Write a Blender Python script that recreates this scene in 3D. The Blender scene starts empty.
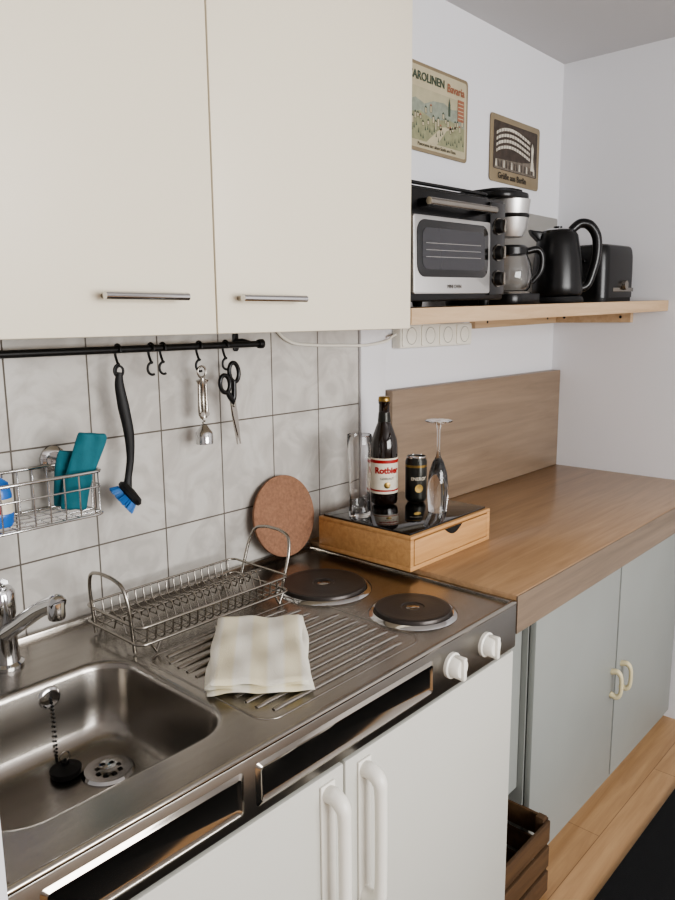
import bpy, bmesh, math, random
from mathutils import Vector, Matrix
random.seed(7)
scene = bpy.context.scene
COL = scene.collection
rad = math.radians

# ------------------------------------------------------------ helpers
def C(r, g, b):
    def f(c):
        c = c / 255.0
        return c / 12.92 if c <= 0.04045 else ((c + 0.055) / 1.055) ** 2.4
    return (f(r), f(g), f(b), 1.0)

def mat(name, col, rough=0.5, metal=0.0, trans=0.0, coat=0.0, ior=1.45, bump=0.0, bscale=60.0,
        var=0.0, vscale=8.0, spec=None, stretch=(1, 1, 1), sheen=0.0):
    m = bpy.data.materials.new(name)
    m.use_nodes = True
    nt = m.node_tree
    b = nt.nodes["Principled BSDF"]
    b.inputs["Base Color"].default_value = col
    b.inputs["Roughness"].default_value = rough
    b.inputs["Metallic"].default_value = metal
    b.inputs["Transmission Weight"].default_value = trans
    b.inputs["Coat Weight"].default_value = coat
    b.inputs["IOR"].default_value = ior
    b.inputs["Sheen Weight"].default_value = sheen
    if spec is not None:
        b.inputs["Specular IOR Level"].default_value = spec
    tc = nt.nodes.new("ShaderNodeTexCoord")
    mp = nt.nodes.new("ShaderNodeMapping")
    mp.inputs["Scale"].default_value = stretch
    nt.links.new(tc.outputs["Object"], mp.inputs["Vector"])
    if var > 0:
        n = nt.nodes.new("ShaderNodeTexNoise")
        n.inputs["Scale"].default_value = vscale
        n.inputs["Detail"].default_value = 5
        nt.links.new(mp.outputs[0], n.inputs["Vector"])
        r = nt.nodes.new("ShaderNodeValToRGB")
        r.color_ramp.elements[0].position = 0.3
        r.color_ramp.elements[1].position = 0.7
        r.color_ramp.elements[0].color = tuple(c * (1 - var) for c in col[:3]) + (1,)
        r.color_ramp.elements[1].color = tuple(min(1, c * (1 + var)) for c in col[:3]) + (1,)
        nt.links.new(n.outputs["Fac"], r.inputs["Fac"])
        nt.links.new(r.outputs["Color"], b.inputs["Base Color"])
    if bump > 0:
        n2 = nt.nodes.new("ShaderNodeTexNoise")
        n2.inputs["Scale"].default_value = bscale
        n2.inputs["Detail"].default_value = 4
        nt.links.new(mp.outputs[0], n2.inputs["Vector"])
        bp = nt.nodes.new("ShaderNodeBump")
        bp.inputs["Strength"].default_value = bump
        bp.inputs["Distance"].default_value = 0.002
        nt.links.new(n2.outputs["Fac"], bp.inputs["Height"])
        nt.links.new(bp.outputs[0], b.inputs["Normal"])
    return m

def wood(name, c1, c2, scale=(1.5, 30, 30), rough=0.45, nscale=1.6, planks=None, coat=0.0):
    m = bpy.data.materials.new(name)
    m.use_nodes = True
    nt = m.node_tree
    b = nt.nodes["Principled BSDF"]
    b.inputs["Roughness"].default_value = rough
    b.inputs["Coat Weight"].default_value = coat
    tc = nt.nodes.new("ShaderNodeTexCoord")
    mp = nt.nodes.new("ShaderNodeMapping")
    mp.inputs["Scale"].default_value = scale
    nt.links.new(tc.outputs["Object"], mp.inputs["Vector"])
    n = nt.nodes.new("ShaderNodeTexNoise")
    n.inputs["Scale"].default_value = nscale
    n.inputs["Detail"].default_value = 8
    n.inputs["Roughness"].default_value = 0.65
    n.inputs["Distortion"].default_value = 0.6
    nt.links.new(mp.outputs[0], n.inputs["Vector"])
    r = nt.nodes.new("ShaderNodeValToRGB")
    r.color_ramp.elements[0].position = 0.3
    r.color_ramp.elements[1].position = 0.72
    r.color_ramp.elements[0].color = c1
    r.color_ramp.elements[1].color = c2
    nt.links.new(n.outputs["Fac"], r.inputs["Fac"])
    out = r.outputs["Color"]
    if planks:
        br = nt.nodes.new("ShaderNodeTexBrick")
        br.offset = 0.37
        br.inputs["Scale"].default_value = 1
        br.inputs["Brick Width"].default_value = planks[0]
        br.inputs["Row Height"].default_value = planks[1]
        br.inputs["Mortar Size"].default_value = 0.0010
        br.inputs["Color1"].default_value = (1, 1, 1, 1)
        br.inputs["Color2"].default_value = (0.84, 0.82, 0.79, 1)
        br.inputs["Mortar"].default_value = (0.45, 0.4, 0.35, 1)
        nt.links.new(tc.outputs["Object"], br.inputs["Vector"])
        mx = nt.nodes.new("ShaderNodeMix")
        mx.data_type = 'RGBA'
        mx.blend_type = 'MULTIPLY'
        mx.inputs[0].default_value = 1.0
        nt.links.new(out, mx.inputs[6])
        nt.links.new(br.outputs["Color"], mx.inputs[7])
        out = mx.outputs[2]
    nt.links.new(out, b.inputs["Base Color"])
    bp = nt.nodes.new("ShaderNodeBump")
    bp.inputs["Strength"].default_value = 0.12
    bp.inputs["Distance"].default_value = 0.001
    nt.links.new(n.outputs["Fac"], bp.inputs["Height"])
    nt.links.new(bp.outputs[0], b.inputs["Normal"])
    return m

def group(name, loc=(0, 0, 0), rot=(0, 0, 0)):
    e = bpy.data.objects.new(name, None)
    e.empty_display_size = 0.05
    e.location = loc
    e.rotation_euler = rot
    COL.objects.link(e)
    return e

def fin(bm, name, m, parent, smooth=True, angle=35, loc=None, rot=None):
    me = bpy.data.meshes.new(name)
    bmesh.ops.recalc_face_normals(bm, faces=bm.faces[:])
    bm.to_mesh(me)
    bm.free()
    if smooth:
        for p in me.polygons:
            p.use_smooth = True
        me.set_sharp_from_angle(angle=rad(angle))
    o = bpy.data.objects.new(name, me)
    if m is not None:
        me.materials.append(m)
    COL.objects.link(o)
    if parent is not None:
        o.parent = parent
    if loc:
        o.location = loc
    if rot:
        o.rotation_euler = rot
    return o

def box(parent, name, x0, x1, y0, y1, z0, z1, m, bev=0.0, seg=2, loc=None, rot=None):
    bm = bmesh.new()
    bmesh.ops.create_cube(bm, size=1)
    for v in bm.verts:
        v.co = Vector((x0 + (v.co.x + .5) * (x1 - x0), y0 + (v.co.y + .5) * (y1 - y0), z0 + (v.co.z + .5) * (z1 - z0)))
    if bev > 0:
        bmesh.ops.bevel(bm, geom=bm.edges[:], offset=bev, segments=seg, affect='EDGES', profile=0.5)
    return fin(bm, name, m, parent, smooth=bev > 0, angle=40, loc=loc, rot=rot)

def lathe(parent, name, prof, m, loc=(0, 0, 0), rot=(0, 0, 0), seg=40, angle=40, sx=1, sy=1):
    bm = bmesh.new()
    rings = []
    for r, z in prof:
        if r < 1e-6:
            rings.append([bm.verts.new((0, 0, z))])
        else:
            rings.append([bm.verts.new((r * math.cos(2 * math.pi * i / seg) * sx, r * math.sin(2 * math.pi * i / seg) * sy, z)) for i in range(seg)])
    for a, b in zip(rings[:-1], rings[1:]):
        if len(a) == 1 and len(b) == 1:
            continue
        for i in range(seg):
            j = (i + 1) % seg
            if len(a) == 1:
                bm.faces.new((a[0], b[i], b[j]))
            elif len(b) == 1:
                bm.faces.new((a[i], a[j], b[0]))
            else:
                bm.faces.new((a[i], a[j], b[j], b[i]))
    return fin(bm, name, m, parent, angle=angle, loc=loc, rot=rot)

def catmull(P, n=8, cyc=False):
    P = [Vector(p) for p in P]
    out = []
    N = len(P)
    rng = range(N) if cyc else range(N - 1)
    for i in rng:
        if cyc:
            p0, p1, p2, p3 = P[(i - 1) % N], P[i], P[(i + 1) % N], P[(i + 2) % N]
        else:
            p0, p1, p2, p3 = P[max(i - 1, 0)], P[i], P[i + 1], P[min(i + 2, N - 1)]
        for k in range(n):
            t = k / n
            out.append(0.5 * ((2 * p1) + (-p0 + p2) * t + (2 * p0 - 5 * p1 + 4 * p2 - p3) * t * t + (-p0 + 3 * p1 - 3 * p2 + p3) * t ** 3))
    if not cyc:
        out.append(P[-1])
    return out

def tube_bm(bm, pts, r, seg=8, cyc=False, flat=1.0, flat_axis=None):
    pts = [Vector(p) for p in pts]
    N = len(pts)
    rr = r if isinstance(r, (list, tuple)) else [r] * N
    if len(rr) != N:
        M_ = len(rr) - 1
        out = []
        for i in range(N):
            f = i / (N - 1) * M_
            k = min(int(f), M_ - 1)
            out.append(rr[k] + (rr[k + 1] - rr[k]) * (f - k))
        rr = out
    T = []
    for i in range(N):
        if cyc:
            t = pts[(i + 1) % N] - pts[(i - 1) % N]
        else:
            t = pts[min(i + 1, N - 1)] - pts[max(i - 1, 0)]
        T.append(t.normalized())
    up = Vector((0, 0, 1))
    if flat_axis is not None:
        up = Vector(flat_axis)
    if abs(T[0].dot(up)) > 0.95:
        up = Vector((0, 1, 0)) if abs(T[0].y) < 0.9 else Vector((1, 0, 0))
    nrm = (up - T[0] * T[0].dot(up)).normalized()
    rings = []
    for i in range(N):
        nrm = (nrm - T[i] * T[i].dot(nrm))
        nrm.normalize()
        bi = T[i].cross(nrm)
        rings.append([bm.verts.new(pts[i] + (nrm * math.cos(2 * math.pi * k / seg) * flat + bi * math.sin(2 * math.pi * k / seg)) * rr[i]) for k in range(seg)])
    for i in range(N if cyc else N - 1):
        a, b = rings[i], rings[(i + 1) % N]
        for k in range(seg):
            l = (k + 1) % seg
            bm.faces.new((a[k], a[l], b[l], b[k]))
    if not cyc:
        bm.faces.new(rings[0][::-1])
        bm.faces.new(rings[-1])

def tube(parent, name, pts, r, m, seg=10, cyc=False, smooth=0, flat=1.0, flat_axis=None, loc=None, rot=None):
    if smooth:
        pts = catmull(pts, smooth, cyc)
    bm = bmesh.new()
    tube_bm(bm, pts, r, seg, cyc, flat, flat_axis)
    return fin(bm, name, m, parent, angle=50, loc=loc, rot=rot)

def wires(parent, name, lst, m, seg=8):
    bm = bmesh.new()
    for pts, r, cyc in lst:
        tube_bm(bm, pts, r, seg, cyc)
    return fin(bm, name, m, parent, angle=50)

def extrude(parent, name, pts, h, m, M=None, bev=0.0, loc=None, rot=None):
    bm = bmesh.new()
    vs = [bm.verts.new((p[0], p[1], 0)) for p in pts]
    f = bm.faces.new(vs)
    r = bmesh.ops.extrude_face_region(bm, geom=[f])
    for v in [g for g in r["geom"] if isinstance(g, bmesh.types.BMVert)]:
        v.co.z += h
    if bev > 0:
        es = [e for e in bm.edges if abs(e.verts[0].co.z - e.verts[1].co.z) < 1e-7]
        bmesh.ops.bevel(bm, geom=es, offset=bev, segments=2, affect='EDGES', profile=0.5)
    if M is not None:
        bmesh.ops.transform(bm, matrix=M, verts=bm.verts[:])
    return fin(bm, name, m, parent, angle=40, loc=loc, rot=rot)

def rrect(cx, cy, w, h, r, n=6):
    pts = []
    for (sx, sy, a0) in ((1, 1, 0), (-1, 1, 90), (-1, -1, 180), (1, -1, 270)):
        for k in range(n + 1):
            a = rad(a0 + 90 * k / n)
            pts.append((cx + sx * (w / 2 - r) + r * math.cos(a), cy + sy * (h / 2 - r) + r * math.sin(a)))
    return pts

XZ = Matrix.Rotation(rad(90), 4, 'X')

def text(parent, name, s, size, m, x, y, z, fn=None, ext=0.0002, sx=1.0, bold=0.0):
    cu = bpy.data.curves.new("tmp", 'FONT')
    cu.body = s
    cu.size = size
    cu.align_x = 'CENTER'
    cu.align_y = 'CENTER'
    cu.extrude = ext
    cu.offset = bold
    cu.resolution_u = 3
    t = bpy.data.objects.new("tmp", cu)
    COL.objects.link(t)
    bpy.context.view_layer.update()
    me = bpy.data.meshes.new_from_object(t.evaluated_get(bpy.context.evaluated_depsgraph_get()))
    bpy.data.objects.remove(t)
    me.name = name
    for v in me.vertices:
        px, py, pz = v.co.x * sx, v.co.y, v.co.z
        if fn:
            v.co = fn(px, py, pz)
        else:
            v.co = (px + x, y - pz, py + z)
    me.materials.clear()
    me.materials.append(m)
    o = bpy.data.objects.new(name, me)
    COL.objects.link(o)
    o.parent = parent
    return o

# ------------------------------------------------------------ materials
M_wall = mat("wall_paint", C(221, 221, 224), 0.85, bump=0.15, bscale=220)
M_ceil = mat("ceiling_paint", C(198, 197, 198), 0.9, bump=0.1, bscale=150)
M_white = mat("cabinet_white", C(226, 218, 199), 0.42, bump=0.03, bscale=300)
M_white2 = mat("base_white", C(200, 199, 191), 0.45)
M_grey = mat("base_grey", C(150, 153, 149), 0.5, var=0.03, vscale=4)
M_handlewhite = mat("handle_white", C(236, 233, 224), 0.3)
M_cream = mat("handle_cream", C(216, 205, 168), 0.35)
M_steel = mat("brushed_steel", C(164, 159, 152), 0.24, metal=1.0, bump=0.06, bscale=90, stretch=(1, 14, 14), var=0.06, vscale=6)
M_ovensteel = mat("oven_steel", C(205, 204, 202), 0.38, metal=0.85, bump=0.04, bscale=90, stretch=(1, 14, 14))
M_mirror = mat("polished_steel", C(165, 160, 152), 0.12, metal=1.0)
M_fascia = mat("fascia_steel", C(140, 137, 132), 0.30, metal=1.0, bump=0.10, bscale=60, stretch=(.6, 20, 20))
M_chrome = mat("chrome", C(205, 205, 205), 0.1, metal=1.0)
M_wire = mat("wire_steel", C(165, 160, 152), 0.25, metal=1.0)
M_iron = mat("cast_iron", C(66, 61, 58), 0.34, metal=0.55, bump=0.12, bscale=200, spec=0.6)
M_black = mat("black_plastic", C(16, 16, 17), 0.28)
M_blackgloss = mat("black_gloss", C(10, 10, 11), 0.08, coat=0.5)
M_blackmat = mat("black_matte", C(20, 20, 21), 0.55)
M_blackmetal = mat("black_metal", C(16, 16, 16), 0.4)
M_glass = mat("clear_glass", (1, 1, 1, 1), 0.02, trans=1.0, ior=1.45)
M_ovenglass = mat("oven_glass", C(50, 50, 54), 0.08, coat=0.4)
M_bottle = mat("brown_glass", C(22, 9, 4), 0.08, coat=0.6)
M_red = mat("label_red", C(160, 28, 24), 0.5)
M_cream2 = mat("label_cream", C(222, 214, 196), 0.5)
M_gold = mat("gold", C(150, 125, 75), 0.35, metal=1.0)
M_cangrey = mat("can_dark", C(52, 52, 48), 0.32, metal=0.6, var=0.3, vscale=40)
M_teal = mat("teal_cloth", C(38, 104, 116), 0.85, bump=0.3, bscale=300, var=.12, vscale=30)
M_blue = mat("bristle_blue", C(56, 120, 190), 0.5)
M_detblue = mat("detergent_blue", C(50, 110, 190), 0.25)
M_cork = mat("cork", C(142, 106, 84), 0.9, var=0.18, vscale=160, bump=0.4, bscale=200)
M_paper = mat("poster_paper", C(180, 171, 144), 0.5, var=0.08, vscale=12)
M_tan = mat("poster_tan", C(136, 122, 98), 0.5, var=0.1, vscale=14)
M_green = mat("print_green", C(142, 142, 112), 0.6, var=.15, vscale=60)
M_slate = mat("print_blue", C(140, 146, 132), 0.6, var=.15, vscale=60)
M_ink = mat("print_ink", C(58, 52, 44), 0.6)
M_inkg = mat("print_dark_green", C(70, 82, 70), 0.6)
M_roof = mat("print_red", C(150, 100, 78), 0.6)
M_rug = mat("rug_black", C(16, 17, 20), 0.95, bump=0.5, bscale=400)
M_board = mat("grey_board", C(150, 147, 142), 0.5)
M_socket = mat("socket_white", C(230, 227, 216), 0.35)
M_dark = mat("dark_void", C(20, 18, 16), 0.8)
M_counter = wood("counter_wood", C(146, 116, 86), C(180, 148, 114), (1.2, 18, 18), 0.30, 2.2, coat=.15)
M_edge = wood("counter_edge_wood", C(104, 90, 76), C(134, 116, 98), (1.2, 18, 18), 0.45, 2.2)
M_splash = wood("splash_wood", C(122, 105, 88), C(150, 130, 110), (1.0, 14, 14), 0.4, 2.0)
M_shelf = wood("shelf_wood", C(178, 150, 118), C(200, 174, 142), (1.5, 25, 25), 0.5, 2.0)
M_bamboo = wood("bamboo_wood", C(180, 134, 86), C(206, 162, 112), (2, 40, 40), 0.4, 2.0)
M_floor = wood("floor_wood", C(166, 130, 94), C(196, 160, 120), (1.2, 16, 1), 0.35, 2.2, planks=(1.1, 0.14))
M_crate = wood("crate_wood", C(70, 50, 32), C(100, 74, 48), (2, 20, 20), 0.7, 2.0)

def tile_mat():
    m = bpy.data.materials.new("wall_tiles")
    m.use_nodes = True
    nt = m.node_tree
    b = nt.nodes["Principled BSDF"]
    tc = nt.nodes.new("ShaderNodeTexCoord")
    sp = nt.nodes.new("ShaderNodeSeparateXYZ")
    cb = nt.nodes.new("ShaderNodeCombineXYZ")
    nt.links.new(tc.outputs["Object"], sp.inputs[0])
    ax = nt.nodes.new("ShaderNodeMath"); ax.operation = 'SUBTRACT'; ax.inputs[1].default_value = 1.452 - 0.151 * 20
    az = nt.nodes.new("ShaderNodeMath"); az.operation = 'SUBTRACT'; az.inputs[1].default_value = 1.163 - 0.2005 * 8
    nt.links.new(sp.outputs[0], ax.inputs[0])
    nt.links.new(sp.outputs[2], az.inputs[0])
    nt.links.new(ax.outputs[0], cb.inputs[0])
    nt.links.new(az.outputs[0], cb.inputs[1])
    br = nt.nodes.new("ShaderNodeTexBrick")
    br.offset = 0.0
    br.squash = 1.0
    br.inputs["Scale"].default_value = 1
    br.inputs["Brick Width"].default_value = 0.151
    br.inputs["Row Height"].default_value = 0.2005
    br.inputs["Mortar Size"].default_value = 0.0017
    br.inputs["Mortar Smooth"].default_value = 0.15
    br.inputs["Color1"].default_value = (1, 1, 1, 1)
    br.inputs["Color2"].default_value = (0.95, 0.95, 0.95, 1)
    nt.links.new(cb.outputs[0], br.inputs["Vector"])
    n = nt.nodes.new("ShaderNodeTexNoise")
    n.inputs["Scale"].default_value = 11
    n.inputs["Detail"].default_value = 8
    n.inputs["Distortion"].default_value = 1.8
    nt.links.new(tc.outputs["Object"], n.inputs["Vector"])
    r = nt.nodes.new("ShaderNodeValToRGB")
    r.color_ramp.elements[0].position = 0.38
    r.color_ramp.elements[1].position = 0.60
    r.color_ramp.elements[0].color = C(180, 176, 170)
    r.color_ramp.elements[1].color = C(197, 194, 188)
    nt.links.new(n.outputs["Fac"], r.inputs["Fac"])
    mx = nt.nodes.new("ShaderNodeMix"); mx.data_type = 'RGBA'
    nt.links.new(br.outputs["Fac"], mx.inputs[0])
    nt.links.new(r.outputs["Color"], mx.inputs[6])
    mx.inputs[7].default_value = C(98, 92, 85)
    nt.links.new(mx.outputs[2], b.inputs["Base Color"])
    mr = nt.nodes.new("ShaderNodeMath"); mr.operation = 'MULTIPLY_ADD'
    mr.inputs[1].default_value = 0.6; mr.inputs[2].default_value = 0.22
    nt.links.new(br.outputs["Fac"], mr.inputs[0])
    nt.links.new(mr.outputs[0], b.inputs["Roughness"])
    iv = nt.nodes.new("ShaderNodeMath"); iv.operation = 'SUBTRACT'; iv.inputs[0].default_value = 1
    nt.links.new(br.outputs["Fac"], iv.inputs[1])
    bp = nt.nodes.new("ShaderNodeBump"); bp.inputs["Strength"].default_value = 0.5; bp.inputs["Distance"].default_value = 0.002
    nt.links.new(iv.outputs[0], bp.inputs["Height"])
    nt.links.new(bp.outputs[0], b.inputs["Normal"])
    return m
M_tile = tile_mat()

# ------------------------------------------------------------ room shell
XR, XL, YF, ZC = 2.54, -1.7, -3.3, 2.224
box(None, "floor", XL - .1, XR + .1, YF - .1, .1, -.06, 0, M_floor)
box(None, "ceiling", XL - .1, XR + .1, YF - .1, .1, ZC, ZC + .06, M_ceil)
box(None, "wall_back", XL, XR, 0, .08, 0, ZC, M_wall)
box(None, "wall_right", XR, XR + .08, YF, .08, 0, ZC, M_wall)
box(None, "wall_left", XL - .08, XL, YF, .08, 0, ZC, M_wall)
wf = group("wall_front")
WX0, WX1, WZ0, WZ1 = -0.15, 1.85, 0.85, 2.05
box(wf, "below_window", XL, XR, YF - .08, YF, 0, WZ0, M_wall)
box(wf, "above_window", XL, XR, YF - .08, YF, WZ1, ZC, M_wall)
box(wf, "left_of_window", XL, WX0, YF - .08, YF, WZ0, WZ1, M_wall)
box(wf, "right_of_window", WX1, XR, YF - .08, YF, WZ0, WZ1, M_wall)
w = group("window_1")
box(w, "frame_top", WX0, WX1, YF - .06, YF - .01, WZ1 - .06, WZ1, M_white2)
box(w, "frame_bottom", WX0, WX1, YF - .06, YF - .01, WZ0, WZ0 + .06, M_white2)
box(w, "frame_left", WX0, WX0 + .06, YF - .06, YF - .01, WZ0 + .06, WZ1 - .06, M_white2)
box(w, "frame_right", WX1 - .06, WX1, YF - .06, YF - .01, WZ0 + .06, WZ1 - .06, M_white2)
box(w, "mullion", (WX0 + WX1) / 2 - .03, (WX0 + WX1) / 2 + .03, YF - .06, YF - .01, WZ0 + .06, WZ1 - .06, M_white2)
box(None, "wall_partition", .13, .246, -.60, -.001, 0, ZC, M_wall)
box(None, "trim_tile_backsplash", .247, 1.452, -.006, 0.0, .80, 1.62, M_tile)
box(None, "trim_wall_strip", 1.453, 1.553, -.014, 0.0, .845, 1.62, M_wall, .002)
box(None, "baseboard_right", XR - .012, XR - .0005, YF + .01, -.58, 0, .06, M_white2)

# ------------------------------------------------------------ wall cabinet
wc = group("wall_cabinet")
CZ0, CZ1 = 1.357, 2.10
box(wc, "carcass", .25, 1.25, -.30, -.008, CZ0, CZ1, M_white, .001)
for i, (a, b) in enumerate(((.2515, .7455), (.7485, 1.2495))):
    box(wc, "door_%d" % (i + 1), a, b, -.32, -.302, CZ0 + .001, CZ1, M_white, .0015)
for i, (a, b) in enumerate(((.540, .675), (.780, .92))):
    tube(wc, "handle_%d" % (i + 1), [(a, -.345, 1.413), (b, -.345, 1.413)], .0058, M_chrome, seg=14)
    for j, x in enumerate((a + .012, b - .012)):
        tube(wc, "handle_post_%d_%d" % (i + 1, j + 1), [(x, -.319, 1.413), (x, -.345, 1.413)], .004, M_wire)

# ------------------------------------------------------------ base cabinet (kitchenette)
X0, X1, XM = .252, 1.258, .752
ZT = .827
YB = -.575
bc = group("base_cabinet")
box(bc, "side_left", X0, X0 + .018, -.555, -.01, .0, .735, M_white2)
box(bc, "side_right", X1 - .018, X1, -.555, -.01, .0, .735, M_white2)
box(bc, "bottom", X0 + .018, X1 - .018, -.53, -.01, .10, .118, M_white2)
box(bc, "back_panel", X0 + .018, X1 - .018, -.018, -.01, .118, .70, M_white2)
box(bc, "plinth", X0 + .018, X1 - .018, -.50, -.485, 0, .10, M_white2)
box(bc, "door_left", X0 + .001, XM - .002, -.575, -.556, .11, .728, M_white2, .003)
box(bc, "door_right", XM + .002, X1 - .001, -.575, -.556, .11, .728, M_white2, .003)
for i, x in enumerate((.712, .795)):
    p = [(x, -.576, .698), (x, -.590, .70), (x, -.606, .69), (x, -.610, .66), (x, -.610, .52), (x, -.606, .49), (x, -.590, .48), (x, -.576, .482)]
    tube(bc, "handle_%d" % (i + 1), p, [.013, .013, .012, .010, .010, .012, .013, .013], M_handlewhite, seg=14, smooth=6)
    box(bc, "handle_plate_%d" % (i + 1), x - .015, x + .015, -.579, -.5752, .465, .715, M_handlewhite, .001)

# ------------------------------------------------------------ steel sink worktop
sk = group("kitchen_sink")
def loopverts(bm, pts, z):
    return [bm.verts.new((p[0], p[1], z)) for p in pts]
bm = bmesh.new()
bx0, bx1, by0, by1 = .275, .617, -.498, -.178
bcx, bcy, bw, bh = (bx0 + bx1) / 2, (by0 + by1) / 2, bx1 - bx0, by1 - by0
N = 10
outx0, outx1 = X0, .632
outer = []
inn = rrect(bcx, bcy, bw, bh, .065, N)
for q, (px, py) in enumerate(inn):
    hx1, hx0 = outx1 - bcx, bcx - outx0
    hy1, hy0 = -.010 - bcy, bcy - YB
    k, s = divmod(q, N + 1)
    t = s / N
    cx = hx1 if k in (0, 3) else -hx0
    cy = hy1 if k in (0, 1) else -hy0
    arcx = (bw / 2 - .065); arcy = (bh / 2 - .065)
    if k in (0, 2):
        if t < .5: ox, oy = cx, (arcy + (abs(cy) - arcy) * (t / .5)) * (1 if cy > 0 else -1)
        else: ox, oy = (arcx + (abs(cx) - arcx) * ((1 - t) / .5)) * (1 if cx > 0 else -1), cy
    else:
        if t < .5: ox, oy = (arcx + (abs(cx) - arcx) * (t / .5)) * (1 if cx > 0 else -1), cy
        else: ox, oy = cx, (arcy + (abs(cy) - arcy) * ((1 - t) / .5)) * (1 if cy > 0 else -1)
    outer.append((bcx + ox, bcy + oy))
L0 = loopverts(bm, outer, ZT)
loops = [L0]
spec = [(-.006, 0, .071), (0, -.0008, .065), (.004, -.004, .062), (.006, -.012, .06), (.012, -.06, .06), (.018, -.095, .06), (.026, -.109, .06),
        (.038, -.117, .055), (.06, -.121, .05), (.10, -.123, .03)]
for ins, dz, r in spec:
    loops.append(loopverts(bm, rrect(bcx, bcy, bw - 2 * ins, bh - 2 * ins, r, N), ZT + dz))
for a, b in zip(loops[:-1], loops[1:]):
    n = len(a)
    for i in range(n):
        j = (i + 1) % n
        try: bm.faces.new((a[i], a[j], b[j], b[i]))
        except ValueError: pass
bm.faces.new(loops[-1])
v = [bm.verts.new(p) for p in ((outx1, YB, ZT), (X1, YB, ZT), (X1, -.010, ZT), (outx1, -.010, ZT))]
bm.faces.new(v)
bmesh.ops.remove_doubles(bm, verts=bm.verts[:], dist=1e-5)
fin(bm, "worktop_and_bowl", M_steel, sk, angle=50)
box(sk, "fascia", X0, X1, YB - .003, YB + .012, .737, ZT - .001, M_fascia, .002)
tube(sk, "front_roll", [(X0, YB + .003, ZT), (X1, YB + .003, ZT)], .0055, M_mirror, seg=14)
box(sk, "rim_back", X0, X1, -.022, -.0075, ZT - .01, ZT + .010, M_steel, .003)
box(sk, "rim_right", X1 - .010, X1 + .001, YB, -.010, ZT - .012, ZT + .005, M_steel, .002)
box(sk, "rim_left", X0 - .001, X0 + .010, YB, -.010, ZT - .012, ZT + .005, M_steel, .002)
for nm, a, b in (("left", .285, .555), ("right", .575, .975)):
    bm = bmesh.new()
    o1 = rrect((a + b) / 2, .781, b - a, .062, .006, 4)
    o2 = rrect((a + b) / 2, .781, b - a - .012, .050, .005, 4)
    o3 = rrect((a + b) / 2, .781, b - a - .022, .040, .004, 4)
    Ls = []
    for pts, y in ((o1, YB - .0032), (o2, YB - .0065), (o3, YB - .004)):
        Ls.append([bm.verts.new((p[0], y, p[1])) for p in pts])
    for A, B in zip(Ls[:-1], Ls[1:]):
        for i in range(len(A)):
            j = (i + 1) % len(A)
            bm.faces.new((A[i], A[j], B[j], B[i]))
    bm.faces.new(Ls[-1])
    fin(bm, "fascia_panel_" + nm, M_mirror, sk, angle=30)
bm = bmesh.new()
for i in range(12):
    y = -.515 + i * .0235
    xa, xb = .655 + (0.012 if i in (0, 11) else 0), .985 - (0.02 if i in (0, 11) else 0) - (.0 if i < 8 else .03)
    tube_bm(bm, [(xa, y, ZT - .0025), (xa + .02, y, ZT - .0008), (xb - .02, y, ZT - .0004), (xb, y, ZT - .0025)], .0048, 12)
fin(bm, "drainboard_ridges", M_steel, sk, angle=60)
tube(sk, "drainboard_outline", [(p[0], p[1], ZT - .0008) for p in rrect(.82, -.386, .37, .30, .03, 6)], .0022, M_steel, seg=8, cyc=True)
lathe(sk, "drain", [(.0, .0015), (.010, .0015), (.012, .003), (.022, .003), (.026, .0045), (.036, .0045), (.040, .001), (.040, -.001)], M_chrome, (.526, -.295, ZT - .1225), seg=36)
for k in range(8):
    a = k * math.pi / 4
    box(sk, "drain_hole_%d" % k, -.003, .003, -.003, .003, 0, .0012, M_dark, loc=(.526 + .017 * math.cos(a), -.295 + .017 * math.sin(a), ZT - .1198))
lathe(sk, "overflow", [(0, .003), (.012, .003), (.017, .0015), (.018, 0)], M_chrome, (.494, -.1865, ZT - .028), (rad(84), 0, 0), seg=28)
lathe(sk, "plug", [(0, .0), (.021, 0), (.023, .006), (.023, .010), (.012, .013), (.006, .016), (.006, .022), (0, .022)], M_blackmat, (.478, -.255, ZT - .1215), seg=30)
ch = catmull([(.494, -.191, ZT - .028), (.495, -.194, ZT - .06), (.490, -.205, ZT - .100), (.480, -.225, ZT - .118), (.476, -.243, ZT - .112), (.478, -.255, ZT - .098)], 12)
bm = bmesh.new()
for i, p in enumerate(ch):
    if i % 2 == 0:
        bmesh.ops.create_uvsphere(bm, u_segments=8, v_segments=6, radius=.0021, matrix=Matrix.Translation(p))
fin(bm, "plug_chain", M_blackmetal, sk)
tube(sk, "plug_ring", [(.478 + .008 * math.cos(a * math.pi / 8), -.255, ZT - .093 + .008 * math.sin(a * math.pi / 8)) for a in range(16)], .0012, M_wire, cyc=True)
for i, x in enumerate((1.028, 1.140)):
    k = group("tmp"); k.name = "knob_%d" % (i + 1); k.parent = sk
    k.location = (x, YB - .003, .783); k.rotation_euler = (rad(90), 0, 0)
    lathe(k, "knob_base_%d" % (i + 1), [(0, .0), (.023, .0), (.023, .006), (.020, .008), (.018, .022), (.016, .025), (0, .025)], M_handlewhite, seg=32)
    box(k, "knob_grip_%d" % (i + 1), -.0055, .0055, -.021, .021, .010, .031, M_handlewhite, .003)

# hotplates
for (x, y, r) in ((1.073, -.232, .090), (1.087, -.452, .0745)):
    h = group("electric_hotplate", (x, y, ZT))
    lathe(h, "steel_ring", [(r + .011, 0.0003), (r + .009, .003), (r + .003, .006), (r, .005), (r - .002, .001)], M_chrome, seg=64)
    lathe(h, "iron_plate", [(r - .001, .0003), (r - .001, .008), (r - .003, .0115), (r - .006, .0125), (r - .012, .0118), (r - .03, .0122), (.023, .0122), (.021, .0105), (0, .0105)], M_iron, seg=64)
    lathe(h, "centre_disc", [(0, .0112), (.012, .0112), (.013, .0106)], M_mirror, seg=24)

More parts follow.
